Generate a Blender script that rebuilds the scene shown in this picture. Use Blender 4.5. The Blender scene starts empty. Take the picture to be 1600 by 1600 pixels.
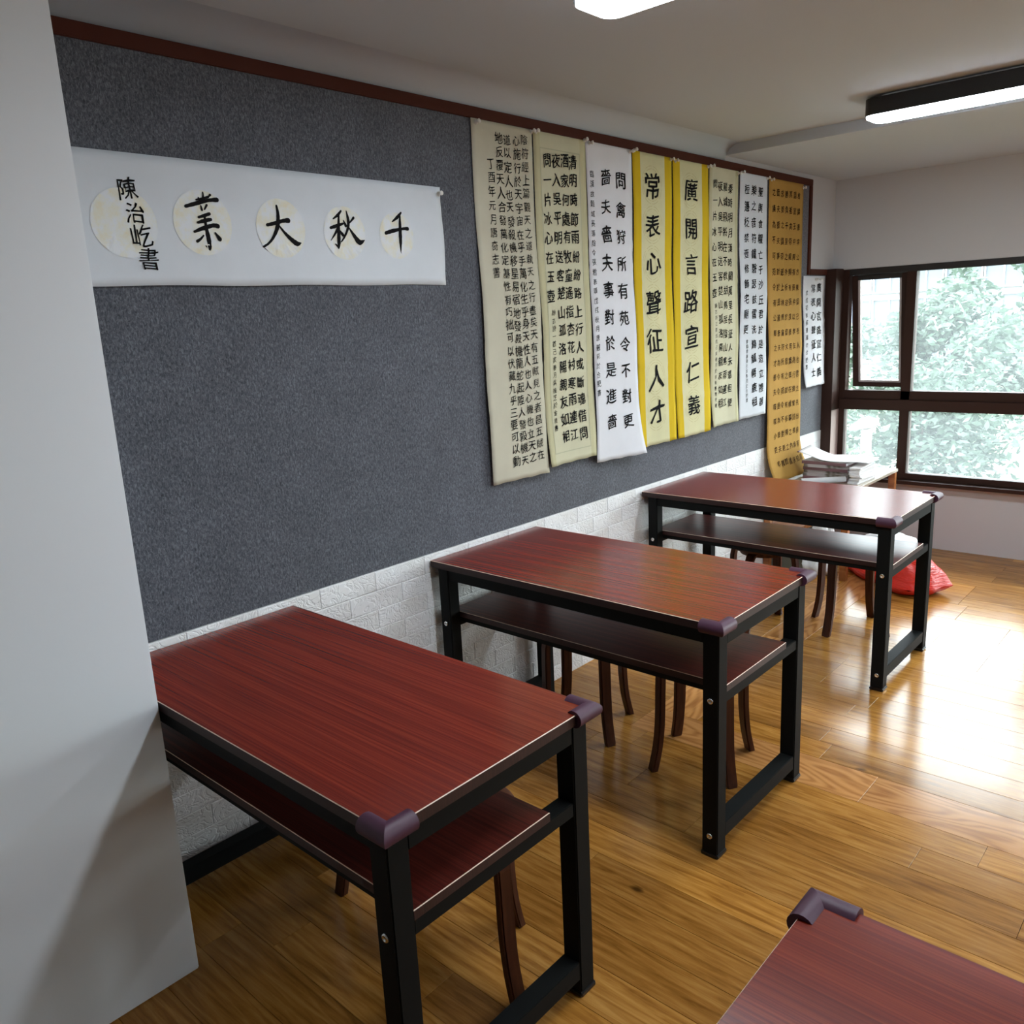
import bpy, bmesh, math, random
from mathutils import Vector, Matrix
random.seed(7)
S = bpy.context.scene
COL = S.collection

# ------------------------------------------------------------------ camera
cam_d = bpy.data.cameras.new('camera')
cam = bpy.data.objects.new('camera', cam_d); COL.objects.link(cam)
YAW, PITCH, ROLL, FPX = 0.7430, -0.2265, -0.0495, 1300.5
fw = Vector((-math.sin(YAW)*math.cos(PITCH), math.cos(YAW)*math.cos(PITCH), math.sin(PITCH)))
rt = Vector((math.cos(YAW), math.sin(YAW), 0)); up = rt.cross(fw)
r2 = math.cos(ROLL)*rt + math.sin(ROLL)*up
u2 = -math.sin(ROLL)*rt + math.cos(ROLL)*up
M = Matrix((r2, u2, -fw)).transposed().to_4x4(); M.translation = Vector((2.2713, -0.1252, 1.6111))
cam.matrix_world = M
cam_d.sensor_width = 36.0; cam_d.lens = FPX/1600*36.0; cam_d.clip_start = .05; cam_d.clip_end = 400
S.camera = cam

# ------------------------------------------------------------------ world, exposure
SKY_STRENGTH = 12.5
LAMP_STRENGTH = 17.0
EXPOSURE = 1.1
w = bpy.data.worlds.new('overcast_sky'); S.world = w; w.use_nodes = True
nt = w.node_tree; nt.nodes.clear()
wo = nt.nodes.new('ShaderNodeOutputWorld'); bg = nt.nodes.new('ShaderNodeBackground')
tc = nt.nodes.new('ShaderNodeTexCoord'); sx = nt.nodes.new('ShaderNodeSeparateXYZ')
cr = nt.nodes.new('ShaderNodeValToRGB')
cr.color_ramp.elements[0].position = 0.0; cr.color_ramp.elements[0].color = (.62, .66, .66, 1)
cr.color_ramp.elements[1].position = 0.6; cr.color_ramp.elements[1].color = (.86, .93, 1.0, 1)
nt.links.new(tc.outputs['Generated'], sx.inputs[0]); nt.links.new(sx.outputs['Z'], cr.inputs[0])
nt.links.new(cr.outputs[0], bg.inputs[0]); nt.links.new(bg.outputs[0], wo.inputs[0])
bg.inputs[1].default_value = SKY_STRENGTH
vs = S.view_settings
vs.view_transform = 'Standard'; vs.look = 'None'; vs.gamma = 1; vs.exposure = EXPOSURE
vs.use_curve_mapping = False
# light portal in the window opening (only guides sampling of the sky)
pl = bpy.data.lights.new('window_portal', 'AREA'); pl.shape = 'RECTANGLE'; pl.size = 4.4; pl.size_y = 1.4
po = bpy.data.objects.new('window_portal', pl); COL.objects.link(po)
po.location = (2.3, 5.78, 1.14); po.rotation_euler = (math.radians(-90), 0, 0); pl.cycles.is_portal = True

# ------------------------------------------------------------------ node helpers
class Mat:
    def __init__(s, name, col=(.8,.8,.8), rough=.5, metal=0, spec=.5):
        s.m = bpy.data.materials.new(name); s.m.use_nodes = True
        s.t = s.m.node_tree; s.n = s.t.nodes; s.l = s.t.links
        s.b = s.n['Principled BSDF']; s.out = s.n['Material Output']
        s.b.inputs['Base Color'].default_value = (*col, 1)
        s.b.inputs['Roughness'].default_value = rough; s.b.inputs['Metallic'].default_value = metal
        s.b.inputs['Specular IOR Level'].default_value = spec
        s._c = None
    def node(s, t, **k):
        n = s.n.new(t)
        for a, v in k.items(): setattr(n, a, v)
        return n
    def coord(s, scale=(1,1,1), rand=0.0, rot=(0,0,0)):
        tc = s.node('ShaderNodeTexCoord'); mp = s.node('ShaderNodeMapping')
        mp.inputs['Scale'].default_value = scale; mp.inputs['Rotation'].default_value = rot
        src = tc.outputs['Object']
        if rand:
            oi = s.node('ShaderNodeObjectInfo'); mu = s.node('ShaderNodeVectorMath', operation='SCALE')
            cb = s.node('ShaderNodeCombineXYZ')
            s.l.new(oi.outputs['Random'], cb.inputs[0]); s.l.new(oi.outputs['Random'], cb.inputs[1]); s.l.new(oi.outputs['Random'], cb.inputs[2])
            s.l.new(cb.outputs[0], mu.inputs[0]); mu.inputs['Scale'].default_value = rand
            ad = s.node('ShaderNodeVectorMath', operation='ADD')
            s.l.new(src, ad.inputs[0]); s.l.new(mu.outputs[0], ad.inputs[1]); src = ad.outputs[0]
        s.l.new(src, mp.inputs[0]); return mp.outputs[0]
    def noise(s, vec, scale, detail=3, rough=.5, dist=0):
        n = s.node('ShaderNodeTexNoise'); s.l.new(vec, n.inputs['Vector'])
        n.inputs['Scale'].default_value = scale; n.inputs['Detail'].default_value = detail
        n.inputs['Roughness'].default_value = rough; n.inputs['Distortion'].default_value = dist
        return n.outputs['Fac']
    def ramp(s, fac, stops):
        r = s.node('ShaderNodeValToRGB'); e = r.color_ramp.elements
        while len(e) < len(stops): e.new(.5)
        for el, (p, c) in zip(e, stops): el.position = p; el.color = (*c, 1) if len(c) == 3 else c
        s.l.new(fac, r.inputs[0]); return r.outputs[0]
    def mix(s, fac, a, b, mode='MIX'):
        n = s.node('ShaderNodeMix', data_type='RGBA', blend_type=mode)
        if isinstance(fac, (int, float)): n.inputs[0].default_value = fac
        else: s.l.new(fac, n.inputs[0])
        for i, v in ((6, a), (7, b)):
            if isinstance(v, tuple): n.inputs[i].default_value = (*v, 1)
            else: s.l.new(v, n.inputs[i])
        return n.outputs[2]
    def color(s, c): s.l.new(c, s.b.inputs['Base Color']); return s
    def bump(s, h, strength=.3, dist=.002):
        n = s.node('ShaderNodeBump'); n.inputs['Strength'].default_value = strength; n.inputs['Distance'].default_value = dist
        s.l.new(h, n.inputs['Height']); s.l.new(n.outputs[0], s.b.inputs['Normal']); return s
    def math(s, op, a, b=None):
        n = s.node('ShaderNodeMath', operation=op)
        for i, v in enumerate((a, b)):
            if v is None: continue
            if isinstance(v, (int, float)): n.inputs[i].default_value = v
            else: s.l.new(v, n.inputs[i])
        return n.outputs[0]

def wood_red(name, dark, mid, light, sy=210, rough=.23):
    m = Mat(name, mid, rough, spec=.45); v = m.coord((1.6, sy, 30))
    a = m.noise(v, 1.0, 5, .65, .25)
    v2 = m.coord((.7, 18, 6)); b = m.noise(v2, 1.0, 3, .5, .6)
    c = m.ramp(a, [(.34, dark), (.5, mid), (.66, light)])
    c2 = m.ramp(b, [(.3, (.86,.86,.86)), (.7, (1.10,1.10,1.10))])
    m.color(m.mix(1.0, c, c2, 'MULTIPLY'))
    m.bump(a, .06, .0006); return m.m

def plank_mat(name, dark, mid, light, cathedral=False, rough=.20):
    m = Mat(name, mid, rough, spec=.3)
    v = m.coord((2.8, 36, 5), rand=9.0); a = m.noise(v, 1.6, 6, .62, .5)
    if cathedral:
        v3 = m.coord((2.2, 9, 1), rand=9.0); b = m.noise(v3, 1.0, 1, .4, .2)
        rg = m.math('SINE', m.math('MULTIPLY', b, 75.0)); rg = m.math('MULTIPLY_ADD', rg, .5); 
        rg.node.inputs[2].default_value = .5
        a = m.math('ADD', m.math('MULTIPLY', a, .55), m.math('MULTIPLY', rg, .35))
        c = m.ramp(a, [(.12, dark), (.45, mid), (.9, light)])
    else:
        c = m.ramp(a, [(.31, dark), (.5, mid), (.69, light)])
        v4 = m.coord((2.5, 9, 1), rand=5.0); k = m.noise(v4, 1.3, 2)
        c = m.mix(m.ramp(k, [(.76, (0,0,0)), (.80, (1,1,1))]), c, tuple(x*.35 for x in dark))
    oi = m.node('ShaderNodeObjectInfo')
    tint = m.ramp(oi.outputs['Random'], [(0, (.76,.72,.66)), (.5, (1,1,1)), (1, (1.2,1.18,1.05))])
    c = m.mix(1.0, c, tint, 'MULTIPLY'); m.color(c)
    r = m.noise(m.coord((3,3,3)), 2.0, 2); m.l.new(m.math('ADD', m.math('MULTIPLY', r, .12), rough-.06), m.b.inputs['Roughness'])
    m.bump(a, .05, .0008); return m.m

def paper_mat(name, c, var=.06, rough=.85):
    m = Mat(name, c, rough, spec=.15); v = m.coord((1,1,1))
    a = m.noise(v, 6, 4, .6); lo = tuple(x*(1-var) for x in c); hi = tuple(min(1, x*(1+var)) for x in c)
    f = m.noise(m.coord((1, 500, 60)), 1.0, 2)
    cc = m.ramp(a, [(.3, lo), (.7, hi)]); cc = m.mix(m.math('MULTIPLY', f, .10), cc, tuple(x*.7 for x in c))
    m.color(cc); m.bump(a, .25, .003)
    tr = m.node('ShaderNodeBsdfTranslucent'); tr.inputs[0].default_value = (*c, 1)
    mx = m.node('ShaderNodeMixShader'); mx.inputs[0].default_value = .12
    m.l.new(m.b.outputs[0], mx.inputs[1]); m.l.new(tr.outputs[0], mx.inputs[2]); m.l.new(mx.outputs[0], m.out.inputs[0])
    return m.m

MT = {}
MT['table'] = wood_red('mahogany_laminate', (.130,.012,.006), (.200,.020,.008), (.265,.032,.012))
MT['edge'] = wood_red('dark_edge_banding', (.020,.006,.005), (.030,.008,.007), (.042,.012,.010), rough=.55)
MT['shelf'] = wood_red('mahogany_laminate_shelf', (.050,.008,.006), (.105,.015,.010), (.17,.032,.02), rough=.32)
MT['cream'] = Mat('cream_edge_line', (.88,.68,.52), .5).m
m = Mat('black_powder_coat', (.008,.009,.009), .6, spec=.10); m.bump(m.noise(m.coord(), 900, 2), .12, .0004); MT['black'] = m.m
MT['foot'] = Mat('black_plastic', (.008,.008,.009), .3).m
MT['steel'] = Mat('bright_steel', (.75,.75,.76), .25, 1.0).m
m = Mat('plum_foam', (.066,.018,.044), .5); m.bump(m.noise(m.coord(), 700, 2), .15, .0005); MT['foam'] = m.m
m = Mat('stool_wood', (.12,.035,.015), .42, spec=.3); a = m.noise(m.coord((60,60,4)), 1, 4)
m.color(m.ramp(a, [(.3,(.038,.010,.005)), (.7,(.095,.028,.011))])); MT['stool'] = m.m
MT['plank'] = plank_mat('honey_laminate', (.20,.078,.012), (.35,.155,.030), (.47,.235,.058))
MT['orange_plank'] = plank_mat('orange_oak_laminate', (.26,.10,.026), (.46,.21,.065), (.56,.28,.10), True)
MT['subfloor'] = Mat('subfloor', (.06,.03,.012), .8).m
# white embossed foam bricks
m = Mat('white_embossed_brick', (.84,.85,.86), .55)
v = m.coord((.3,1,1.35), rand=13.0); a = m.noise(v, 17, 2.5, .5, 1.9)
rd = m.math('ABSOLUTE', m.math('SUBTRACT', a, .5)); rd = m.ramp(rd, [(0,(0,0,0)), (.09,(1,1,1))])
st = m.noise(m.coord((1,1,1)), 2.2, 3); m.color(m.ramp(st, [(.25,(.70,.69,.66)), (.5,(.87,.88,.89))]))
m.bump(rd, .55, .0035); MT['brick'] = m.m
MT['grout'] = Mat('brick_joint', (.62,.63,.64), .8).m
m = Mat('white_wall_paint', (.54,.54,.545), .75); m.bump(m.noise(m.coord(), 120, 3), .06, .001); MT['wall'] = m.m
m = Mat('cool_white_column_paint', (.82,.86,.90), .45); m.bump(m.noise(m.coord(), 60, 3), .08, .001); MT['column'] = m.m
m = Mat('ceiling_paint', (.47,.495,.53), .85); m.bump(m.noise(m.coord(), 150, 3), .08, .001); MT['ceiling'] = m.m
# grey felt
m = Mat('grey_felt', (.14,.145,.17), .95, spec=.1)
f1 = m.noise(m.coord((1,1,.5)), 190, 4, .75, .8); f2 = m.noise(m.coord(), 7, 4, .6)
c = m.ramp(f1, [(.32,(.034,.037,.046)), (.48,(.082,.088,.105)), (.68,(.185,.196,.225))])
c2 = m.ramp(f2, [(.3,(.86,.86,.86)), (.7,(1.1,1.1,1.1))]); m.color(m.mix(1.0, c, c2, 'MULTIPLY')); m.bump(f1, .5, .002); m.b.inputs['Sheen Weight'].default_value = .35; m.b.inputs['Sheen Roughness'].default_value = .5; MT['felt'] = m.m
m = Mat('brown_trim', (.070,.017,.009), .6, spec=.15); MT['trim'] = m.m
m = Mat('brown_aluminium', (.036,.016,.011), .55, spec=.2); MT['winframe'] = m.m
MT['gasket'] = Mat('dark_gasket', (.012,.009,.008), .5).m
MT['lit_sashedge'] = Mat('daylit_sash_edge', (.50,.45,.43), .5).m  # pale tone stands for daylight on the brown sash's inner edges
MT['lit_reveal'] = Mat('window_lit_reveal', (.36,.25,.23), .5).m  # pinkish tone is window light on the brown post, put into the colour
MT['ink'] = Mat('black_ink', (.010,.010,.011), .9, spec=.08).m
MT['ink_brown'] = Mat('brown_black_ink', (.040,.018,.008), .9, spec=.08).m
MT['ink_thin'] = Mat('diluted_ink', (.06,.06,.065), .6, spec=.2).m
MT['p_cream'] = paper_mat('cream_rice_paper', (.60,.57,.45))
MT['p_yellowgreen'] = paper_mat('pale_yellow_rice_paper', (.60,.57,.36))
MT['p_panel'] = paper_mat('pale_panel_paper', (.66,.64,.46))
MT['p_white'] = paper_mat('white_rice_paper', (.80,.81,.85), .03)
MT['p_white2'] = paper_mat('cool_white_rice_paper', (.74,.78,.83), .03)
MT['p_yellow'] = paper_mat('pale_yellow_couplet_paper', (.72,.69,.42))
MT['p_gold'] = paper_mat('golden_yellow_paper', (.70,.49,.02), .04)
MT['p_ochre'] = paper_mat('ochre_rice_paper', (.52,.30,.075))
MT['p_frame'] = paper_mat('faint_green_line_paper', (.52,.52,.36))
MT['medal_line'] = Mat('faint_printed_line', (.42,.33,.12), .8, spec=.1).m
m = Mat('gold_fleck_print', (.72,.68,.52), .85, spec=.15); a = m.noise(m.coord(), 28, 4, .65)
m.color(m.ramp(a, [(.42,(.75,.78,.81)), (.56,(.76,.76,.68)), (.74,(.76,.70,.52))])); MT['medal'] = m.m
MT['pin'] = Mat('milky_plastic', (.75,.74,.70), .3).m
MT['lampbody'] = Mat('black_lamp_housing', (.010,.010,.011), .4).m
m = bpy.data.materials.new('lit_diffuser'); m.use_nodes = True; n = m.node_tree.nodes; n.clear()
o_ = n.new('ShaderNodeOutputMaterial'); e_ = n.new('ShaderNodeEmission'); e_.inputs[0].default_value = (.84,.92,1,1); e_.inputs[1].default_value = LAMP_STRENGTH
m.node_tree.links.new(e_.outputs[0], o_.inputs[0]); MT['lamp'] = m
m = bpy.data.materials.new('hazed_window_glass'); m.use_nodes = True; n = m.node_tree.nodes; n.clear(); l = m.node_tree.links
o_ = n.new('ShaderNodeOutputMaterial'); t_ = n.new('ShaderNodeBsdfTransparent'); g_ = n.new('ShaderNodeBsdfGlossy'); g_.inputs['Roughness'].default_value = .02
t_.inputs[0].default_value = (.93,.96,.95,1); tl = n.new('ShaderNodeBsdfTranslucent'); tl.inputs[0].default_value = (.5,.54,.55,1)  # translucent share puts the bright outdoor haze into the glass
x1 = n.new('ShaderNodeMixShader'); x1.inputs[0].default_value = .06; x2 = n.new('ShaderNodeMixShader'); fr = n.new('ShaderNodeFresnel'); fr.inputs[0].default_value = 1.25
l.new(t_.outputs[0], x1.inputs[1]); l.new(tl.outputs[0], x1.inputs[2]); l.new(fr.outputs[0], x2.inputs[0]); l.new(x1.outputs[0], x2.inputs[1]); l.new(g_.outputs[0], x2.inputs[2]); l.new(x2.outputs[0], o_.inputs[0])
MT['glass'] = m
def leaf_mat(name, c1, c2):
    m = Mat(name, c1, .6); oi = m.node('ShaderNodeObjectInfo'); a = m.noise(m.coord(), 1.6, 4, .7)
    m.color(m.ramp(a, [(.35, c1), (.65, c2)]))
    tr = m.node('ShaderNodeBsdfTranslucent'); m.l.new(m.b.inputs['Base Color'].links[0].from_socket, tr.inputs[0])
    mx = m.node('ShaderNodeMixShader'); mx.inputs[0].default_value = .35
    m.l.new(m.b.outputs[0], mx.inputs[1]); m.l.new(tr.outputs[0], mx.inputs[2]); m.l.new(mx.outputs[0], m.out.inputs[0]); return m.m
MT['leaf1'] = leaf_mat('pale_green_leaves', (.030,.055,.024), (.075,.115,.055))
MT['leaf2'] = leaf_mat('grey_green_leaves', (.028,.050,.034), (.062,.090,.066))
MT['leaf3'] = leaf_mat('yellow_green_leaves', (.050,.068,.018), (.105,.125,.045))
MT['bark'] = Mat('bark', (.10,.08,.06), .9).m
MT['facade'] = Mat('pale_facade_render', (.16,.16,.165), .8).m
MT['facadeglass'] = Mat('blue_grey_facade_glass', (.05,.06,.08), .35).m
MT['mullion'] = Mat('white_mullion', (.20,.205,.21), .5).m
MT['stone'] = Mat('pale_stone', (.20,.19,.18), .8).m
m = Mat('garden_ground', (.05,.06,.03), .95); MT['ground'] = m.m
MT['tablewood'] = wood_red('orange_side_table_wood', (.26,.09,.03), (.36,.13,.04), (.46,.19,.07), 90, .2)
MT['tabletop2'] = Mat('glossy_beige_top', (.42,.36,.29), .08).m
m = Mat('red_plastic_bag', (.72,.025,.012), .25); m.bump(m.noise(m.coord((6,6,30)), 2.5, 4, .6, .6), .8, .02); MT['red'] = m.m
m = Mat('crumpled_white_plastic', (.78,.78,.78), .3); m.bump(m.noise(m.coord(), 18, 4, .6, .5), .7, .01); MT['plastic'] = m.m
MT['pages'] = Mat('white_pages', (.80,.79,.80), .7).m
MT['cover'] = Mat('plum_cover', (.20,.10,.11), .45).m
m = Mat('photo_cover', (.40,.36,.34), .35); a = m.noise(m.coord(), 9, 2); m.color(m.ramp(a, [(.42,(.12,.10,.07)), (.5,(.45,.42,.42))])); MT['photocover'] = m.m
MT['greybox'] = Mat('grey_green_plastic', (.20,.22,.18), .4).m

# ------------------------------------------------------------------ mesh helpers
def bm_box(bm, x0, x1, y0, y1, z0, z1, mi=0):
    vs_ = [bm.verts.new(p) for p in ((x0,y0,z0),(x1,y0,z0),(x1,y1,z0),(x0,y1,z0),(x0,y0,z1),(x1,y0,z1),(x1,y1,z1),(x0,y1,z1))]
    fs = []
    for q in ((0,3,2,1),(4,5,6,7),(0,1,5,4),(1,2,6,5),(2,3,7,6),(3,0,4,7)):
        f = bm.faces.new([vs_[i] for i in q]); f.material_index = mi; fs.append(f)
    return vs_, fs
def bevel(bm, w, seg=2, verts=None):
    es = list(bm.edges) if verts is None else list({e for v in verts for e in v.link_edges})
    bmesh.ops.bevel(bm, geom=es, offset=w, segments=seg, affect='EDGES', clamp_overlap=True)
def mesh_of(bm, name, mats, smooth=False):
    me = bpy.data.meshes.new(name); bmesh.ops.recalc_face_normals(bm, faces=bm.faces); bm.to_mesh(me); bm.free()
    for mm in (mats if isinstance(mats, (list, tuple)) else [mats]): me.materials.append(mm)
    if smooth:
        for p in me.polygons: p.use_smooth = True
    return me
def link(name, me, parent=None, loc=(0,0,0), rot=(0,0,0)):
    o = bpy.data.objects.new(name, me); COL.objects.link(o)
    if parent is not None: o.parent = parent
    o.location = loc; o.rotation_euler = rot; return o
def boxobj(name, dims, mat, parent=None, bev=0.0, seg=2, loc=(0,0,0), rot=(0,0,0)):
    bm = bmesh.new(); bm_box(bm, *dims)
    if bev: bevel(bm, bev, seg)
    return link(name, mesh_of(bm, name, mat), parent, loc, rot)
def tag(o, label=None, cat=None, group=None, kind=None):
    if label: o['label'] = label
    if cat: o['category'] = cat
    if group: o['group'] = group
    if kind: o['kind'] = kind
    return o
def empty(name, loc, rz=0):
    o = bpy.data.objects.new(name, None); o.empty_display_size = .1; COL.objects.link(o)
    o.location = loc; o.rotation_euler = (0,0,rz); return o
def lathe(bm, prof, seg=16, c=(0,0,0), axis='Z', mi=0):
    rings = []
    for r, h in prof:
        ring = []
        for k in range(seg):
            t = 2*math.pi*k/seg; a, b = r*math.cos(t), r*math.sin(t)
            p = (a, b, h) if axis == 'Z' else ((h, a, b) if axis == 'X' else (a, h, b))
            ring.append(bm.verts.new((p[0]+c[0], p[1]+c[1], p[2]+c[2])))
        rings.append(ring)
    for i in range(len(rings)-1):
        for k in range(seg):
            f = bm.faces.new((rings[i][k], rings[i][(k+1)%seg], rings[i+1][(k+1)%seg], rings[i+1][k])); f.material_index = mi; f.smooth = True
    for rr in (rings[0], rings[-1]):
        f = bm.faces.new(rr); f.material_index = mi
def copy_tree(root, loc, rz=None):
    r = root.copy(); COL.objects.link(r); r.location = loc
    if rz is not None: r.rotation_euler = (0,0,rz)
    for ch in list(root.children):
        c = ch.copy(); COL.objects.link(c); c.parent = r
        for g in list(ch.children):
            d = g.copy(); COL.objects.link(d); d.parent = c
    return r

XR, YB = 4.6, -2.8      # right wall, wall behind the camera
# ------------------------------------------------------------------ room shell
def shell(name, boxes, mat, bev=0):
    bm = bmesh.new()
    for b in boxes: bm_box(bm, *b)
    if bev: bevel(bm, bev, 2)
    return tag(link(name, mesh_of(bm, name, mat)), kind='structure')
wall_left = shell('wall_left', [(-.25, -.004, YB, 5.66, 0, 2.62)], MT['wall'])
shell('wall_right', [(XR, XR+.2, YB, 5.9, 0, 2.62)], MT['wall'])
shell('wall_front', [(0, XR, YB-.2, YB, 0, 2.62)], MT['wall'])
shell('wall_back', [(-.25, XR, 5.66, 5.90, 1.83, 2.62), (-.25, XR, 5.66, 5.90, -.3, .44), (-.25, .0, 5.66, 5.90, .44, 1.83)], MT['wall'], .004)
shell('ceiling', [(-.004, XR, YB, 4.14, 2.45, 2.62), (-.004, XR, 4.14, 5.66, 2.40, 2.62)], MT['ceiling'], .003)
bm = bmesh.new(); prof = [(-.004, 2.372)] + [(.09*(1-math.cos(a_)), 2.374+.076*math.sin(a_)) for a_ in [math.pi/2*k/10 for k in range(11)]] + [(.10, 2.452), (-.004, 2.452)]
A_ = [bm.verts.new((p_[0], .655, p_[1])) for p_ in prof]; B_ = [bm.verts.new((p_[0], 4.14, p_[1])) for p_ in prof]
for k in range(len(prof)):
    f = bm.faces.new((A_[k], A_[(k+1)%len(prof)], B_[(k+1)%len(prof)], B_[k])); f.smooth = 0 < k < 11
bm.faces.new(A_); bm.faces.new(B_)
tag(link('trim_2', mesh_of(bm, 'trim_2', MT['ceiling'])), kind='structure')
shell('wall_near', [(-.004, .365, YB, .655, 0, 2.45)], MT['column'], .003)
fl = shell('floor', [(0, XR, YB, 5.66, -.06, -.0085)], MT['subfloor'])

# floor planks: rows run across the room, an orange row and an orange strip run through them
_pl = {}
def plank_mesh(L, W, mat):
    k = (round(L, 3), round(W, 3), mat)
    if k in _pl: return _pl[k]
    g = .0005; bm = bmesh.new(); x0, x1, y0, y1 = -L/2+g, L/2-g, -W/2+g, W/2-g; c = .0007
    lo = [bm.verts.new((x, y, -.0085)) for x, y in ((x0,y0),(x1,y0),(x1,y1),(x0,y1))]
    mi = [bm.verts.new((x, y, -c)) for x, y in ((x0,y0),(x1,y0),(x1,y1),(x0,y1))]
    hi = [bm.verts.new((x, y, 0)) for x, y in ((x0+c,y0+c),(x1-c,y0+c),(x1-c,y1-c),(x0+c,y1-c))]
    bm.faces.new(hi)
    for i in range(4):
        j = (i+1) % 4; bm.faces.new((lo[i],lo[j],mi[j],mi[i])); bm.faces.new((mi[i],mi[j],hi[j],hi[i]))
    _pl[k] = mesh_of(bm, 'plank', MT[mat]); return _pl[k]
far_planks = bmesh.new()
def add_row(y0, y1, x0, x1, mat='plank', L=1.2, first=None):
    x = x0; nxt = x0 + (first if first else random.choice((.3,.45,.6,.75,.9,1.05)))
    while x < x1-.01:
        e = min(nxt, x1)
        if x1-e < .12: e = x1
        if y1 > .25 and x < 3.3:
            link('plank', plank_mesh(e-x, y1-y0, mat), fl, ((x+e)/2, (y0+y1)/2, 0))
        else:
            bm_box(far_planks, x+.001, e-.001, y0+.001, y1-.001, -.0085, 0)
        x = e; nxt = e + L
P = .124
y = 2.43
while y > YB:
    lo_ = max(YB, y-P); add_row(lo_, y, 0.0, XR) ; y -= P
add_row(2.43, 2.625, .515, XR, 'orange_plank', 1.25, .9)
x_break = .515
for (a, b, x0, x1) in ((2.43, 5.66, 0, .515), (2.625, 5.66, .705, XR)):
    y = a
    while y < b-.01:
        e = min(y+P, b); e = b if b-e < .02 else e
        add_row(y, e, x0, x1, first=(.25 if x0 else .3)+random.choice((0,.2,.25,.5)) if x0 else .6); y = e
yy = 2.625
for Lk in (1.0, 1.2, .835):
    o = link('plank', plank_mesh(Lk, .19, 'orange_plank'), fl, (.61, yy+Lk/2, 0), (0,0,math.pi/2)); yy += Lk
tag(link('plank', mesh_of(far_planks, 'plank', MT['plank']), fl), kind='stuff')

# ------------------------------------------------------------------ embossed brick panels on the left wall
def brick_mesh(W, H=.07, D=.0085):
    bm = bmesh.new(); g, c = .0004, .0026
    def rect(x, i): return [bm.verts.new((x, s*(W/2-i), t*(H/2-i))) for s, t in ((-1,-1),(1,-1),(1,1),(-1,1))]
    a, b, cc = rect(-.0036, g), rect(D-c*.8-.004, g), rect(D-.004, g+c)
    bm.faces.new(cc)
    for i in range(4):
        j = (i+1)%4; bm.faces.new((a[i],a[j],b[j],b[i])); bm.faces.new((b[i],b[j],cc[j],cc[i]))
    return mesh_of(bm, 'brick', MT['brick'])
bmw = {}
Bk = .70/3
for row in range(11):
    z = .035+row*.07
    edges = [.655]
    y = .68 - (Bk/2 if row % 2 else 0) 
    ys = []
    k = y
    while k < 5.54: 
        if k > .67: ys.append(k)
        k += Bk
    for yv in ys:
        if yv-edges[-1] > .02: edges.append(yv)
        else: edges[-1] = yv if edges[-1] != .655 else .655
    edges.append(5.53)
    for a, b in zip(edges[:-1], edges[1:]):
        if b-a < .015: continue
        W = round(b-a, 4)
        if W not in bmw: bmw[W] = brick_mesh(W)
        link('brick', bmw[W], wall_left, (0, (a+b)/2, z+random.uniform(-.0004,.0004)))

# ------------------------------------------------------------------ felt display board with brown frame
bm = bmesh.new()
pts = [(.655,.772),(5.53,.772),(5.53,1.80),(5.226,1.80),(5.226,2.333),(.655,2.333)]
fr_ = [bm.verts.new((0.0, *p)) for p in pts]; bk_ = [bm.verts.new((-.004, *p)) for p in pts]
bm.faces.new(fr_)
for i in range(6): bm.faces.new((fr_[i], bk_[i], bk_[(i+1)%6], fr_[(i+1)%6]))
felt = tag(link('felt_board', mesh_of(bm, 'felt_board', MT['felt'])), 'large grey felt display board with thin brown frame covering the wall above white bricks', 'display board')
boxobj('frame_strip', (-.004,.010,.655,5.262,2.333,2.372), MT['trim'], felt, .002)
boxobj('frame_strip', (-.004,.010,5.226,5.262,1.80,2.333), MT['trim'], felt, .002)
boxobj('frame_strip', (-.004,.010,5.262,5.53,1.80,1.836), MT['trim'], felt, .002)

# ------------------------------------------------------------------ writing: glyph meshes, conformed to hanging sheets
_gl = {}
def glyph(ch, weight=.012):
    weight = round(weight, 4); k = (ch, weight)
    if k in _gl: return _gl[k]
    c = bpy.data.curves.new('glyph', 'FONT'); c.body = ch; c.resolution_u = 2; c.offset = 0.0; c.size = 1.0
    o = bpy.data.objects.new('glyph', c); COL.objects.link(o); bpy.context.view_layer.update()
    me = bpy.data.meshes.new_from_object(o.evaluated_get(bpy.context.evaluated_depsgraph_get()))
    bpy.data.objects.remove(o); bpy.data.curves.remove(c)
    vs_ = [(v.co.x, v.co.y) for v in me.vertices]
    fs = [tuple(p.vertices) for p in me.polygons]
    if vs_:
        x0, x1 = min(v[0] for v in vs_), max(v[0] for v in vs_); y0, y1 = min(v[1] for v in vs_), max(v[1] for v in vs_)
        cx, cy = (x0+x1)/2, (y0+y1)/2
        if ch not in '一二三': cx, cy = (x0+x1)/2, (y0+y1)/2
        vs_ = [(a-cx, b-cy) for a, b in vs_]
    bpy.data.meshes.remove(me)
    if weight > .003:      # a fuller brush: the same strokes laid down again slightly shifted
        n = len(vs_); base = list(vs_); bf = list(fs)
        vs_ = [(a-weight, b-weight*.5) for a, b in base]
        for q, (dx, dy) in enumerate(((weight, weight*.5), (0, weight*.9))):
            fs = fs + [tuple(n*(q+1)+i for i in f) for f in bf]; vs_ = vs_ + [(a+dx, b+dy) for a, b in base]
    _gl[k] = (vs_, fs); return _gl[k]

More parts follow.
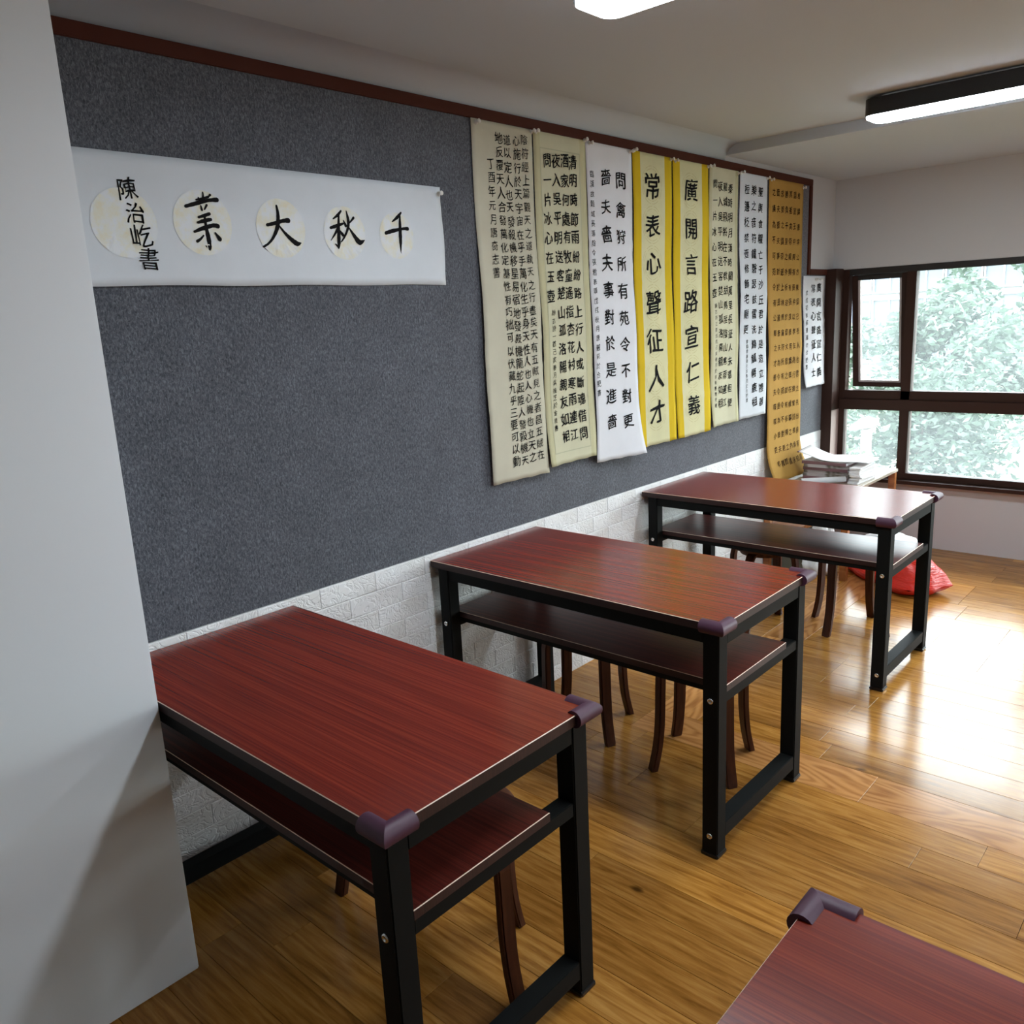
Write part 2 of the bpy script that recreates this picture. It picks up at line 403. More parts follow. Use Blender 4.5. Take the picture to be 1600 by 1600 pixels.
class Sheet:
    """a rice-paper sheet pinned at its top edge, standing off the wall a little further down"""
    def __init__(s, y0, y1, ztop, zbot, seed, off=.006, belly=.016, curlL=0.0, curlR=0.0, lean=0.0):
        s.y0, s.y1, s.zt, s.zb = y0, y1, ztop, zbot; s.off, s.belly, s.cl, s.cr = off, belly, curlL, curlR
        r = random.Random(seed); s.ph = [r.uniform(0, 6.28) for _ in range(6)]; s.base = 0
        s.creases = [r.uniform(.2, .95) for _ in range(4)]
    def x(s, y, z):
        u = (y-s.y0)/(s.y1-s.y0); v = (s.zt-z)/(s.zt-s.zb); h = s.zt-z
        d = s.off + s.belly*v**1.4
        d += .0022*math.sin(7*h+s.ph[0])*min(1, v*5) + .0028*math.sin(4.3*h+5*u+s.ph[1])*v
        d += .0035*v*math.sin(13*h+s.ph[2])*(abs(u-.5)*2)**2
        for c in s.creases: d += .0018*math.exp(-((v-c)/.008)**2)
        d += s.cl*max(0, v-.80)**2*25*max(0, 1-u)**2 + s.cr*max(0, v-.80)**2*25*max(0, u)**2
        return d
def sheet_mesh(sh, mats, bands=None, ny=14, nz=70):
    """bands: list of (u0,u1,index); wobbling side edges; real paper thickness"""
    bm = bmesh.new(); g = []
    us = sorted(set([i/ny for i in range(ny+1)] + ([b[0] for b in bands]+[b[1] for b in bands] if bands else [])))
    for j in range(nz+1):
        v = j/nz; z = sh.zt+(sh.zb-sh.zt)*v; row = []
        for u in us:
            y = sh.y0+(sh.y1-sh.y0)*u
            wob = .0025*math.sin(11*v+sh.ph[3])*(1-u) + .0025*math.sin(9*v+sh.ph[4])*u
            zz = z + .0015*math.sin(20*u+sh.ph[5])*(v**4)
            row.append(bm.verts.new((sh.x(y, z), y+wob, zz)))
        g.append(row)
    for j in range(nz):
        for i in range(len(us)-1):
            f = bm.faces.new((g[j][i], g[j+1][i], g[j+1][i+1], g[j][i+1])); f.smooth = True
            if bands:
                um = (us[i]+us[i+1])/2
                for b in bands:
                    if b[0] <= um <= b[1]: f.material_index = b[2]
    bmesh.ops.recalc_face_normals(bm, faces=bm.faces)
    if bm.faces[0].normal.x < 0: bmesh.ops.reverse_faces(bm, faces=bm.faces)
    me = bpy.data.meshes.new('sheet'); 
    ext = bmesh.ops.solidify(bm, geom=list(bm.faces), thickness=.0004)
    bm.to_mesh(me); bm.free()
    for mm in mats: me.materials.append(mm)
    return me
def letter_parts(sh, cols, rng, mat, o, split):
    for c in cols:
        if c[0] in split or split == 'all':
            n = len(c[0])
            for i, ch in enumerate(c[0]):
                t = i/(n-1) if n > 1 else 0; y_, z_ = c[1]+(c[3]-c[1])*t, c[2]+(c[4]-c[2])*t
                me = lettering(sh, [(ch, y_, z_, y_, z_, c[5], c[6], c[7])], rng); me.materials.append(MT[mat]); link('character', me, o)
        else:
            me = lettering(sh, [c], rng); me.materials.append(MT[mat]); tag(link('lettering', me, o), kind='stuff')
def lettering(sh, cols, rng, pad=.0022):
    """cols: (text, y_top, z_top, y_bot, z_bot, width, height, weight)"""
    V, F = [], []
    for (txt, ya, za, yb, zb, cw, chh, wt) in cols:
        n = len(txt)
        for i, ch in enumerate(txt):
            t = i/(n-1) if n > 1 else 0
            yc, zc = ya+(yb-ya)*t, za+(zb-za)*t
            if ch == ' ': continue
            gv, gf = glyph(ch, wt)
            if not gv: continue
            b = len(V)
            sc = rng.uniform(.90, 1.06); dy, dz = rng.uniform(-.03,.03)*cw, rng.uniform(-.05,.05)*chh; an = rng.uniform(-.05,.05)
            k1, k2 = rng.uniform(0,6), rng.uniform(0,6)
            gx = max(abs(q[0]) for q in gv); gy = max(abs(q[1]) for q in gv); 
            fx = cw*sc; fy = chh*sc
            for (a, c_) in gv:
                a2 = a+.034*math.sin(6*c_+k1)+.014*math.sin(17*c_+k2); c2 = c_+.09*a + .032*math.sin(7*a+k2)
                yy_ = yc+dy+fx*(a2*math.cos(an)-c2*math.sin(an)); zz_ = zc+dz+fy*(c2*math.cos(an)+a2*math.sin(an))
                V.append((sh.x(yy_, zz_)+pad, yy_, zz_))
            F += [tuple(b+q for q in f) for f in gf]
    me = bpy.data.meshes.new('lettering'); me.from_pydata(V, [], F); me.update()
    for p in me.polygons:
        if p.normal.x < 0: p.flip()
    return me
# glyph cell is about 0.9 units of the em; widths below are the em size in metres
SHEETS = []
def scroll(label, sh, mats, cols, seed, bands=None, ink='ink', group='calligraphy scrolls pinned along the felt board'):
    o = link('calligraphy_scroll', sheet_mesh(sh, mats, bands))
    tag(o, label, 'calligraphy', group)
    rng = random.Random(seed)
    letter_parts(sh, cols, rng, ink, o, [c[0] for c in cols if c[5] > .07])
    return o
def ring_part(sh, o, circles, mat, w=.0012, disc=False, name='medallion', pad=.0011):
    V, F = [], []
    for (yc, zc, r) in circles:
        N = 40; b = len(V)
        if disc:
            rr = [0.001, r*.25, r*.5, r*.75, r]
        else: rr = [r-w, r]
        for q in rr:
            for k in range(N):
                t = 2*math.pi*k/N; y_, z_ = yc+q*math.cos(t), zc+q*math.sin(t); V.append((sh.x(y_, z_)+pad, y_, z_))
        for i in range(len(rr)-1):
            for k in range(N):
                if not disc and (k % 5 == 4): continue
                k2 = (k+1)%N; F.append((b+i*N+k, b+(i+1)*N+k, b+(i+1)*N+k2, b+i*N+k2))
    me = bpy.data.meshes.new(name); me.from_pydata(V, [], F); me.update(); me.materials.append(MT[mat])
    for p in me.polygons:
        if p.normal.x < 0: p.flip()
    return link(name, me, o)
def rect_lines(sh, o, y0, y1, z0, z1, w, mat):
    V, F = [], []
    def strip(ya, yb, za, zb):
        n = 40 if abs(za-zb) > .2 else 8
        for i in range(n+1):
            t = i/n
            if abs(zb-za) > abs(yb-ya):
                z_ = za+(zb-za)*t; pr = ((ya, z_), (yb, z_))
            else:
                y_ = ya+(yb-ya)*t; pr = ((y_, za), (y_, zb))
            for q in pr: V.append((sh.x(*q)+.0009, *q))
            if i: b = len(V)-4; F.append((b, b+1, b+3, b+2))
    strip(y0, y0+w, z1, z0); strip(y1-w, y1, z1, z0); strip(y0, y1, z1-w, z1); strip(y0, y1, z0, z0+w)
    me = bpy.data.meshes.new('printed_border'); me.from_pydata(V, [], F); me.update(); me.materials.append(MT[mat])
    for p in me.polygons:
        if p.normal.x < 0: p.flip()
    link('printed_border', me, o)

# banner
sh = Sheet(.672, 2.049, 2.081, 1.747, 1, off=.004, belly=.003)
o = link('calligraphy_banner', sheet_mesh(sh, [MT['p_white2']], None, 60, 14))
tag(o, 'long white horizontal banner with four large black characters over gold discs', 'calligraphy')
for q_ in [(1.83,1.908,.075),(1.612,1.908,.082),(1.376,1.912,.085),(1.125,1.916,.087),(.905,1.905,.087)]: ring_part(sh, o, [q_], 'medal', disc=True)
# brush strokes of the four large characters: (y, z, half width) along each stroke
BRUSH = {'千': [[(1.855, 1.984, 0.0034), (1.838, 1.969, 0.0056), (1.813, 1.953, 0.0022)], [(1.781, 1.915, 0.0056), (1.811, 1.923, 0.0067), (1.857, 1.932, 0.0045), (1.88, 1.933, 0.0067)], [(1.849, 1.976, 0.0034), (1.846, 1.932, 0.0067), (1.844, 1.893, 0.0067), (1.842, 1.852, 0.0011)]],
 '秋': [[(1.603, 1.975, 0.0034), (1.589, 1.962, 0.0045), (1.57, 1.95, 0.0022)], [(1.557, 1.922, 0.0045), (1.581, 1.929, 0.0056), (1.607, 1.937, 0.0034)], [(1.593, 1.963, 0.0034), (1.588, 1.921, 0.0056), (1.585, 1.881, 0.0067), (1.582, 1.862, 0.0034)], [(1.582, 1.863, 0.0034), (1.571, 1.873, 0.0022)], [(1.585, 1.921, 0.0045), (1.57, 1.902, 0.0034), (1.554, 1.884, 0.0011)], [(1.592, 1.914, 0.0034), (1.603, 1.902, 0.0056)], [(1.61, 1.946, 0.0022), (1.617, 1.931, 0.0056)], [(1.651, 1.957, 0.0045), (1.634, 1.941, 0.0022)], [(1.624, 1.976, 0.0022), (1.629, 1.947, 0.0056), (1.624, 1.922, 0.0045), (1.608, 1.896, 0.0034), (1.594, 1.881, 0.0022)], [(1.627, 1.928, 0.0022), (1.645, 1.905, 0.0056), (1.667, 1.882, 0.009), (1.689, 1.889, 0.0011)]],
 '大': [[(1.328, 1.92, 0.0045), (1.355, 1.926, 0.0056), (1.383, 1.934, 0.0056), (1.403, 1.936, 0.0078)], [(1.367, 1.976, 0.0034), (1.369, 1.951, 0.0056), (1.363, 1.917, 0.0067), (1.346, 1.887, 0.0045), (1.327, 1.868, 0.0034), (1.309, 1.858, 0.0034)], [(1.367, 1.922, 0.0022), (1.386, 1.9, 0.0045), (1.408, 1.881, 0.0067), (1.426, 1.87, 0.0078), (1.44, 1.872, 0.0022)]],
 '業': [[(1.12, 1.982, 0.0022), (1.123, 1.972, 0.0034)], [(1.135, 1.997, 0.0022), (1.133, 1.972, 0.0045)], [(1.156, 1.992, 0.0034), (1.145, 1.981, 0.0011)], [(1.112, 1.976, 0.0022), (1.134, 1.981, 0.0034), (1.15, 1.986, 0.0034)], [(1.079, 1.957, 0.0045), (1.113, 1.967, 0.0056), (1.15, 1.977, 0.0045), (1.175, 1.98, 0.0067)], [(1.124, 1.961, 0.0022), (1.126, 1.95, 0.0034)], [(1.142, 1.964, 0.0034), (1.134, 1.952, 0.0022)], [(1.113, 1.93, 0.0034), (1.132, 1.936, 0.0045), (1.147, 1.941, 0.0045)], [(1.109, 1.916, 0.0034), (1.13, 1.922, 0.0056), (1.149, 1.926, 0.0045)], [(1.095, 1.891, 0.0034), (1.121, 1.901, 0.0056), (1.153, 1.91, 0.0056), (1.168, 1.909, 0.0067)], [(1.131, 1.937, 0.0034), (1.132, 1.906, 0.0045), (1.135, 1.872, 0.0067), (1.135, 1.846, 0.0045)], [(1.135, 1.846, 0.0045), (1.123, 1.855, 0.0022)], [(1.121, 1.882, 0.0022), (1.11, 1.872, 0.0034), (1.1, 1.866, 0.0045)], [(1.157, 1.891, 0.0022), (1.169, 1.874, 0.0067)]]}
def brush_char(strokes, sh):
    V, F = [], []
    for s_ in strokes:
        P_ = []
        n = len(s_)
        for i in range(n-1):
            p0, p1, p2, p3 = s_[max(0,i-1)], s_[i], s_[i+1], s_[min(n-1,i+2)]
            for k in range(6):
                t = k/6; P_.append(tuple(.5*((2*p1[c]) + (-p0[c]+p2[c])*t + (2*p0[c]-5*p1[c]+4*p2[c]-p3[c])*t*t + (-p0[c]+3*p1[c]-3*p2[c]+p3[c])*t**3) for c in range(3)))
        P_.append(s_[-1]); b = len(V); m_ = len(P_)
        for i, (y_, z_, w_) in enumerate(P_):
            a, c = P_[max(0,i-1)], P_[min(m_-1,i+1)]; dy, dz = c[0]-a[0], c[1]-a[1]; L_ = math.hypot(dy, dz) or 1
            w_ = max(.0012, w_)*(1+.06*math.sin(i*2.1))
            ny_, nz_ = -dz/L_*w_, dy/L_*w_
            for q in ((y_+ny_, z_+nz_), (y_-ny_, z_-nz_)): V.append((sh.x(*q)+.0022, *q))
            if i: k = b+2*i; F.append((k-2, k-1, k+1, k))
        for e_, sg in ((0,-1), (m_-1,1)):
            y_, z_, w_ = P_[e_]; a, c = P_[max(0,e_-1)], P_[min(m_-1,e_+1)]; th = math.atan2(c[1]-a[1], c[0]-a[0]); k = len(V)
            w_ = max(.0012, w_)
            for j in range(7):
                t = th + sg*(math.pi/2 - math.pi*j/6) if sg > 0 else th+math.pi + (math.pi/2-math.pi*j/6)
                q = (y_+w_*.95*math.cos(t), z_+w_*.95*math.sin(t)); V.append((sh.x(*q)+.0022, *q))
            F.append(tuple(range(k, k+7)))
    me = bpy.data.meshes.new('character'); me.from_pydata(V, [], F); me.update(); me.materials.append(MT['ink'])
    for p in me.polygons:
        if p.normal.x < 0: p.flip()
    return me
for k_ in BRUSH: link('character', brush_char(BRUSH[k_], sh), o)
cs = [('陳治屹書',.925,1.992,.955,1.815,.060,.062,.004)]
letter_parts(sh, cs, random.Random(3), 'ink', o, 'all')

A1 = '陰符經上篇觀天之道執天之行盡矣天有五賊見之者昌五賊在'
A2 = '心施行於天宇宙在乎手萬化生乎身天性人也人心機也立天之'
A3 = '道以定人也天發殺機移星易宿地發殺機龍蛇起陸人發殺機天'
A4 = '地反覆天人合發萬化定基性有巧拙可以伏藏九乎三要可以動'
sh = Sheet(2.223, 2.563, 2.339, .972, 11, belly=.018, curlR=.01)
scroll('leftmost hanging scroll, cream paper with five columns of small black characters', sh, [MT['p_cream']],
  [(A1,2.514,2.289,2.516,1.055,.044,.042,.0),(A2,2.466,2.281,2.466,1.051,.046,.044,.004),(A3,2.413,2.28,2.419,1.045,.046,.044,.004),
   (A4,2.367,2.281,2.369,1.049,.046,.044,.004),('丁酉年元月唐奇志書',2.317,2.184,2.311,1.79,.042,.042,.0)], 21)
B1, B2, B3 = '清明時節雨紛紛路上行人或斷魂借問', '酒家何處有牧童遙指杏花村寒雨連江', '夜入吳平明送客楚山孤洛陽親友如相'
sh = Sheet(2.568, 2.909, 2.341, .992, 12, belly=.017, curlL=.02)
o = scroll('pale yellow scroll with four crowded bold columns, between the cream and white scrolls', sh, [MT['p_yellowgreen'], MT['p_panel']],
  [(B1,2.817,2.239,2.819,1.105,.056,.056,.014),(B2,2.762,2.237,2.756,1.107,.056,.056,.014),(B3,2.706,2.233,2.696,1.107,.056,.056,.014),
   ('問一片冰心在玉壺',2.648,2.23,2.634,1.702,.054,.056,.014),('錄古詩一首己亥春月吳桂芝於金陵書',2.645,1.632,2.632,1.151,.026,.026,-.002)], 22, bands=[(.12,.88,1)])
rect_lines(sh, o, 2.608, 2.868, 1.04, 2.275, .004, 'p_frame')
C1, C2 = '問禽狩所有苑令不對更', '嗇夫嗇夫事對於是進嗇'
sh = Sheet(2.912, 3.252, 2.343, .955, 13, belly=.026, curlR=.045)
scroll('bright white scroll with two columns of large characters and its lower right corner curling out', sh, [MT['p_white']],
  [(C1,3.16,2.19,3.159,1.119,.082,.072,.014),(C2,3.046,2.198,3.034,1.129,.082,.072,.014),
   ('臨漢故穀城長蕩陰令張君表頌戊戌秋月唐碧彩於合肥書',2.948,2.204,2.94,1.271,.030,.030,-.002)], 23)
for (y0, y1, txt, yc, sd, lab) in ((3.262,3.595,'常表心聲征人才',3.418,14,'golden-edged yellow scroll of single large characters, touching the bright white scroll'),
                          (3.606,3.952,'廣開言路宣仁義',3.772,15,'golden-edged yellow scroll of single large characters, beside the narrow pale yellow scroll')):
    sh = Sheet(y0, y1, 2.337, .972, sd, belly=.016, curlL=.015, curlR=.01)
    o = scroll(lab, sh, [MT['p_yellow'], MT['p_gold']], [(txt, yc, 2.195, yc+.008, 1.125, .142, .120, .014)], sd+10, bands=[(0,.19,1),(.81,1,1)])
    zs = [2.195+(1.125-2.195)*i/6 for i in range(7)]
    for z_ in zs: ring_part(sh, o, [(yc, z_, .085), (yc, z_, .072)], 'medal_line', .0010, name='printed_rings')
sh = Sheet(3.965, 4.277, 2.345, .985, 16, belly=.018, curlL=.01)
o = scroll('narrow pale yellow scroll with four columns of small characters, right of the golden-edged pair', sh, [MT['p_yellowgreen'], MT['p_panel']],
  [('秦時明月漢時關萬里長征人未還但使',4.188,2.239,4.182,1.103,.052,.052,.008),('龍城飛將在不教胡馬度陰山寒雨連江',4.132,2.242,4.124,1.105,.052,.052,.008),
   (B3,4.079,2.242,4.071,1.107,.052,.052,.008),('問一片冰心在玉壺',4.024,2.247,4.01,1.700,.050,.050,.006),('錄古詩三首戊戌己亥春月於金陵書唐奇書',4.022,1.632,4.018,1.1,.024,.024,-.002)], 26, bands=[(.10,.90,1)])
sh = Sheet(4.299, 4.632, 2.341, .988, 17, belly=.018)
scroll('cool white scroll with three columns of stout characters, beside the ochre scroll', sh, [MT['p_white2']],
  [('聖輿食糧亡于沙丘君於是造立禮器',4.545,2.243,4.565,1.066,.062,.056,.014),('樂之音符鐘磬瑟鼓雷洗觴觚爵鹿柤',4.462,2.249,4.478,1.072,.062,.056,.014),
   ('梪籩柉禁壺修飾宅廟更',4.380,2.245,4.372,1.495,.060,.056,.012),('節臨禮器碑己亥春月於合肥書',4.392,1.425,4.388,1.09,.026,.026,-.002)], 27)
D_ = '君諱遷字公方陳留己吾人也君之先出自有周周宣王中興有張仲以孝友為行披覽詩雅煥知其祖高帝龍興有張良善用籌策在帷幕之內決勝負千里之外析珪於留文景之間有張釋之建忠弼之謨帝遊上林問禽狩所有苑令不對更問嗇夫嗇夫事對於是進嗇夫為令令退為嗇夫釋之議為不可苑令有公卿之才嗇夫喋喋小吏非社稷之重'
cols8 = []
for c_ in range(7):
    t_ = c_/6; seg = D_[c_*19:(c_+1)*19]
    cols8.append((seg, 5.055-(5.055-4.712)*t_, 2.26, 5.075-(5.075-4.765)*t_, .655, .045, .044, .004))
class Ochre(Sheet):
    def x(s, y, z):
        d = Sheet.x(s, y, z); v = max(0, (.80-z)/.25)
        return d + .055*v*v
sh = Ochre(4.650, 5.125, 2.343, .558, 18, belly=.030, curlR=.02)
scroll('longest scroll, ochre paper with seven dense columns, its end resting on the low table', sh, [MT['p_ochre']], cols8, 28, ink='ink_brown')
sh = Sheet(5.165, 5.505, 1.793, 1.09, 19, belly=.022, curlL=.012)
scroll('short white sheet with two columns of characters beside the window post', sh, [MT['p_white']],
  [('廣開言路宣仁義',5.408,1.718,5.411,1.18,.080,.062,.012),('常表心聲征人士',5.316,1.718,5.317,1.183,.078,.060,.012),
   ('戊戌初秋張遷碑於合肥書',5.218,1.69,5.205,1.22,.036,.036,-.002)], 29)

# pushpins
def pin_mesh():
    bm = bmesh.new()
    lathe(bm, [(.0008,.0),(.0011,.006),(.0075,.0065),(.0085,.009),(.0045,.012),(.0042,.019),(.0078,.022),(.0080,.026),(.0030,.028)], 14, axis='X')
    return mesh_of(bm, 'pushpin', MT['pin'], True)
pm = pin_mesh()
pins = [(2.245,2.318,'left corner of the cream scroll'),(2.553,2.322,'right corner of the cream scroll'),(2.582,2.326,'left corner of the four-column pale yellow scroll'),
 (2.900,2.330,'right corner of the four-column pale yellow scroll'),(2.930,2.325,'left corner of the bright white scroll'),(3.238,2.322,'right corner of the bright white scroll'),(3.272,2.330,'left corner of the nearer golden-edged scroll'),
 (3.582,2.322,'right corner of the nearer golden-edged scroll'),(3.622,2.318,'left corner of the farther golden-edged scroll'),(3.940,2.322,'right corner of the farther golden-edged scroll'),
 (3.978,2.328,'left corner of the narrow pale yellow scroll'),(4.268,2.322,'right corner of the narrow pale yellow scroll'),(4.310,2.328,'left corner of the cool white scroll'),(4.618,2.322,'right corner of the cool white scroll'),
 (4.672,2.320,'left corner of the ochre scroll'),(5.112,2.312,'right corner of the ochre scroll'),(2.034,2.056,'right corner of the white banner'),(5.345,1.775,'edge of the short white sheet, left of centre'),(5.415,1.775,'edge of the short white sheet, right of centre')]
for i, (y_, z_, t_) in enumerate(pins):
    o = link('pushpin', pm, None, (.004, y_, z_), (0, random.uniform(-.25,.1), random.uniform(-.2,.2)))
    tag(o, 'small milky pushpin at the top ' + t_, 'pushpin', 'pushpins holding the calligraphy')

# ------------------------------------------------------------------ desks
L, W, H, T = 1.198, .610, .75, .025
def guard_mesh():
    """L-shaped foam corner guard: slotted round tube mitred round a table corner at origin, arms along -x and -y (corner faces +x,+y)"""
    R, ln = .0215, .066; prof = []
    for k in range(15):
        t = -math.pi*.785 + 2*math.pi*.785*k/14
        prof.append((-.006+R*math.cos(t), R*math.sin(t)*.95))      # outward, vertical
    prof += [(-.0225, .0128), (.0005, .0128), (.0005, -.0128), (-.0225, -.0128)]
    bm = bmesh.new(); rings = []
    def pt(q, s):       # arm 1 along -x (outside is +y); arm 2 along -y (outside is +x)
        u_, z_ = q
        if s == 0: return (-ln, u_, z_)
        if s == 1: return (min(u_, 99), u_, z_)
        return (u_, -ln, z_)
    for s in range(3): rings.append([bm.verts.new(pt(q, s)) for q in prof])
    n = len(prof)
    for s in range(2):
        for k in range(n):
            f = bm.faces.new((rings[s][k], rings[s][(k+1)%n], rings[s+1][(k+1)%n], rings[s+1][k]))
            f.smooth = k < 14
    for s in (0, 2): bm.faces.new(rings[s])
    for e in bm.edges:
        if any(e.verts[0] in r_ and e.verts[1] in r_ for r_ in rings): e.smooth = False
    bmesh.ops.triangulate(bm, faces=[f for f in bm.faces if len(f.verts) > 4])
    return mesh_of(bm, 'corner_guard', MT['foam'])
GM = guard_mesh()
def desk():
    r = empty('classroom_desk', (0,0,0))
    # origin: near-left corner of the footprint
    c = .0016
    bm = bmesh.new(); bm_box(bm, c, L-c, c, W-c, H-.004, H)
    link('tabletop', mesh_of(bm, 'tabletop', MT['table']), r)
    bm = bmesh.new()
    def ringv(i, z): return [bm.verts.new(p) for p in ((i,i,z),(L-i,i,z),(L-i,W-i,z),(i,W-i,z))]
    a, b, d, e = ringv(.0, H-T), ringv(.0, H-.0016), ringv(c, H-.00005), ringv(c+.002, H-T)
    for i in range(4):
        j = (i+1)%4
        bm.faces.new((a[i],a[j],b[j],b[i])); f = bm.faces.new((b[i],b[j],d[j],d[i])); f.material_index = 1
    bm.faces.new(list(reversed(a)))
    link('edge_band', mesh_of(bm, 'edge_band', [MT['edge'], MT['cream']]), r)
    ix, iy, q = .031, .006, .052
    xL, xR, yN, yF = ix, L-.010, iy, W-.014
    legs = [(xL,yN),(xR-q,yN),(xL,yF-q),(xR-q,yF-q)]
    bm = bmesh.new(); bm_box(bm, 0, q, 0, q, .012, H-T); bevel(bm, .003, 2); lm = mesh_of(bm, 'leg', MT['black'])
    bm = bmesh.new(); bm_box(bm, -.003, q+.003, -.003, q+.003, 0, .014); bevel(bm, .003, 2); fm = mesh_of(bm, 'foot_cap', MT['foot'])
    bm = bmesh.new(); lathe(bm, [(.0095,0),(.0095,-.0015),(.008,-.0035),(.0042,-.0042),(.0040,-.0022),(.0001,-.0022)], 18, axis='Y'); bo = mesh_of(bm, 'bolt', MT['steel'])
    for (lx, ly) in legs:
        lo = link('leg', lm, r, (lx, ly, 0)); link('foot_cap', fm, lo)
        near = ly == yN
        for z_ in (.510, .070):
            b_ = link('bolt', bo, lo, (q/2, 0 if near else q, z_), (0,0,0 if near else math.pi))
    for nm, d_ in (('front_rail',(xL+q,xR-q,yN+.004,yN+.034,H-T-.042,H-T)),('back_rail',(xL+q,xR-q,yF-.034,yF-.004,H-T-.042,H-T)),
        ('side_rail',(xL+.002,xL+q-.002,yN+q,yF-q,H-T-.05,H-T)),('side_rail',(xR-q+.002,xR-.002,yN+q,yF-q,H-T-.05,H-T)),
        ('foot_rail',(xL+.002,xL+q-.002,yN+q,yF-q,.05,.10)),('foot_rail',(xR-q+.002,xR-.002,yN+q,yF-q,.05,.10)),
        ('shelf_rail',(xL+.010,xL+q-.004,yN+q,yF-q,.492,.527)),('shelf_rail',(xR-q+.004,xR-.004,yN+q,yF-q,.492,.527)),
        ('shelf_rail',(xL+q-.004,xR-q+.004,yN+q+.004,yN+q+.03,.508,.527)),('shelf_rail',(xL+q-.004,xR-q+.004,.43,.456,.508,.527))):
        boxobj(nm, d_, MT['black'], r, .002)
    # shelf board with its own banding
    sx0, sx1, sy0, sy1, sz = xL+.004, xR, yN+q-.002, .455, .550
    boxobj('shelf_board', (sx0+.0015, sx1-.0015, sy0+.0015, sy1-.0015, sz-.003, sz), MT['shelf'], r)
    bm = bmesh.new()
    def rg(i, z): return [bm.verts.new(p) for p in ((sx0+i,sy0+i,z),(sx1-i,sy0+i,z),(sx1-i,sy1-i,z),(sx0+i,sy1-i,z))]
    a, b, d = rg(0, sz-.022), rg(0, sz-.0016), rg(.0016, sz-.00005)
    for i in range(4):
        j = (i+1)%4; bm.faces.new((a[i],a[j],b[j],b[i])); f = bm.faces.new((b[i],b[j],d[j],d[i])); f.material_index = 1
    bm.faces.new(list(reversed(a)))
    link('shelf_edge_band', mesh_of(bm, 'shelf_edge_band', [MT['edge'], MT['cream']]), r)
    return r
def guard(d, corner):
    lx, ly, rz = {'NR': (L, 0, -math.pi/2), 'FR': (L, W, 0), 'FL': (0, W, math.pi/2), 'NL': (0, 0, math.pi)}[corner]
    link('corner_guard', GM, d, (lx, ly, H-T/2), (0,0,rz))
d0 = desk()
d1 = d0; d1.location = (.012, .661, 0)
d2 = copy_tree(d0, (.012, 1.870, 0)); d3 = copy_tree(d0, (.012, 3.295, 0)); d4 = copy_tree(d0, (1.852, .352, 0))
G_ = 'classroom desks with dark red tops'
tag(d1, 'nearest dark red desk along the wall, standing by the white column', 'desk', G_)
tag(d2, 'middle dark red desk of the row along the wall, with an orange reflection on top', 'desk', G_)
tag(d3, 'farthest dark red desk along the wall, standing in front of the window', 'desk', G_)
tag(d4, 'dark red desk cut off at the bottom right, away from the wall', 'desk', G_)
for d in (d1, d2, d3):
    guard(d, 'NR'); guard(d, 'FR')
guard(d4, 'FL'); guard(d4, 'NL')

# ------------------------------------------------------------------ stools
def stool():
    r = empty('wooden_stool', (0,0,0))
    bm = bmesh.new(); lathe(bm, [(.150,.424),(.158,.427),(.161,.434),(.161,.442),(.157,.448),(.145,.451),(.001,.4515)], 40)
    link('seat', mesh_of(bm, 'seat', MT['stool']), r)
    bm = bmesh.new(); lathe(bm, [(.112,.398),(.118,.398),(.118,.424),(.112,.424)], 32); link('seat_rim', mesh_of(bm, 'seat_rim', MT['stool']), r)
    # bent leg: centre line (radius, height), strip .042 wide and .022 thick
    path = [(.100,.413),(.130,.412),(.150,.404),(.161,.388),(.166,.360),(.168,.30),(.169,.24),(.171,.18),(.175,.13),(.181,.085),(.189,.045),(.200,.0)]
    bm = bmesh.new(); secs = []
    for i, (a, z) in enumerate(path):
        p0 = path[max(0,i-1)]; p1 = path[min(len(path)-1,i+1)]
        t = Vector((p1[0]-p0[0], 0, p1[1]-p0[1])).normalized(); n = Vector((-t.z, 0, t.x))
        if i == len(path)-1: n = Vector((1,0,0)) if n.x > 0 else Vector((-1,0,0))
        hw = .0215 if i < 8 else .0205; th = .0115
        c_ = Vector((a, 0, z)); ring = []
        for s, w_ in ((1,1),(1,-1),(-1,-1),(-1,1)):
            ring.append(bm.verts.new(c_ + n*th*s + Vector((0, hw*w_, 0))))
        secs.append(ring)
    for i in range(len(secs)-1):
        for k in range(4): bm.faces.new((secs[i][k], secs[i][(k+1)%4], secs[i+1][(k+1)%4], secs[i+1][k]))
    bm.faces.new(secs[0]); bm.faces.new(list(reversed(secs[-1])))
    bmesh.ops.recalc_face_normals(bm, faces=bm.faces)
    lng = [e for e in bm.edges if abs((e.verts[0].co-e.verts[1].co).y) < .002 and (e.verts[0].co-e.verts[1].co).length > .005 and len(e.link_faces) == 2 and e.calc_face_angle(0) > 1.2]
    bmesh.ops.bevel(bm, geom=lng, offset=.004, segments=2, affect='EDGES')
    lm = mesh_of(bm, 'leg', MT['stool'])
    for k in range(4): link('leg', lm, r, (0,0,0), (0,0,math.pi/4+k*math.pi/2))
    return r
s0 = stool(); rad = math.radians
GS = 'brown wooden stools pushed under the desks'
for i, (cx, cy, a, lab) in enumerate(((.900,1.100,42,'brown wooden stool under the nearest wall desk, on the aisle side'),(.42,1.27,45,'brown wooden stool under the nearest wall desk, on the wall side'),
    (.365,2.335,19,'brown wooden stool under the middle desk, nearer the wall'),(.874,2.365,14,'brown wooden stool under the middle desk, nearer the aisle'),
    (.811,3.972,33,'brown wooden stool behind the farthest desk, nearer the aisle and the red bag'),(.450,3.740,46,'brown wooden stool under the farthest desk, nearer the brick wall'))):
    o = s0 if i == 0 else copy_tree(s0, (0,0,0)); o.location = (cx, cy, 0); o.rotation_euler = (0,0,rad(a)); tag(o, lab, 'stool', GS)

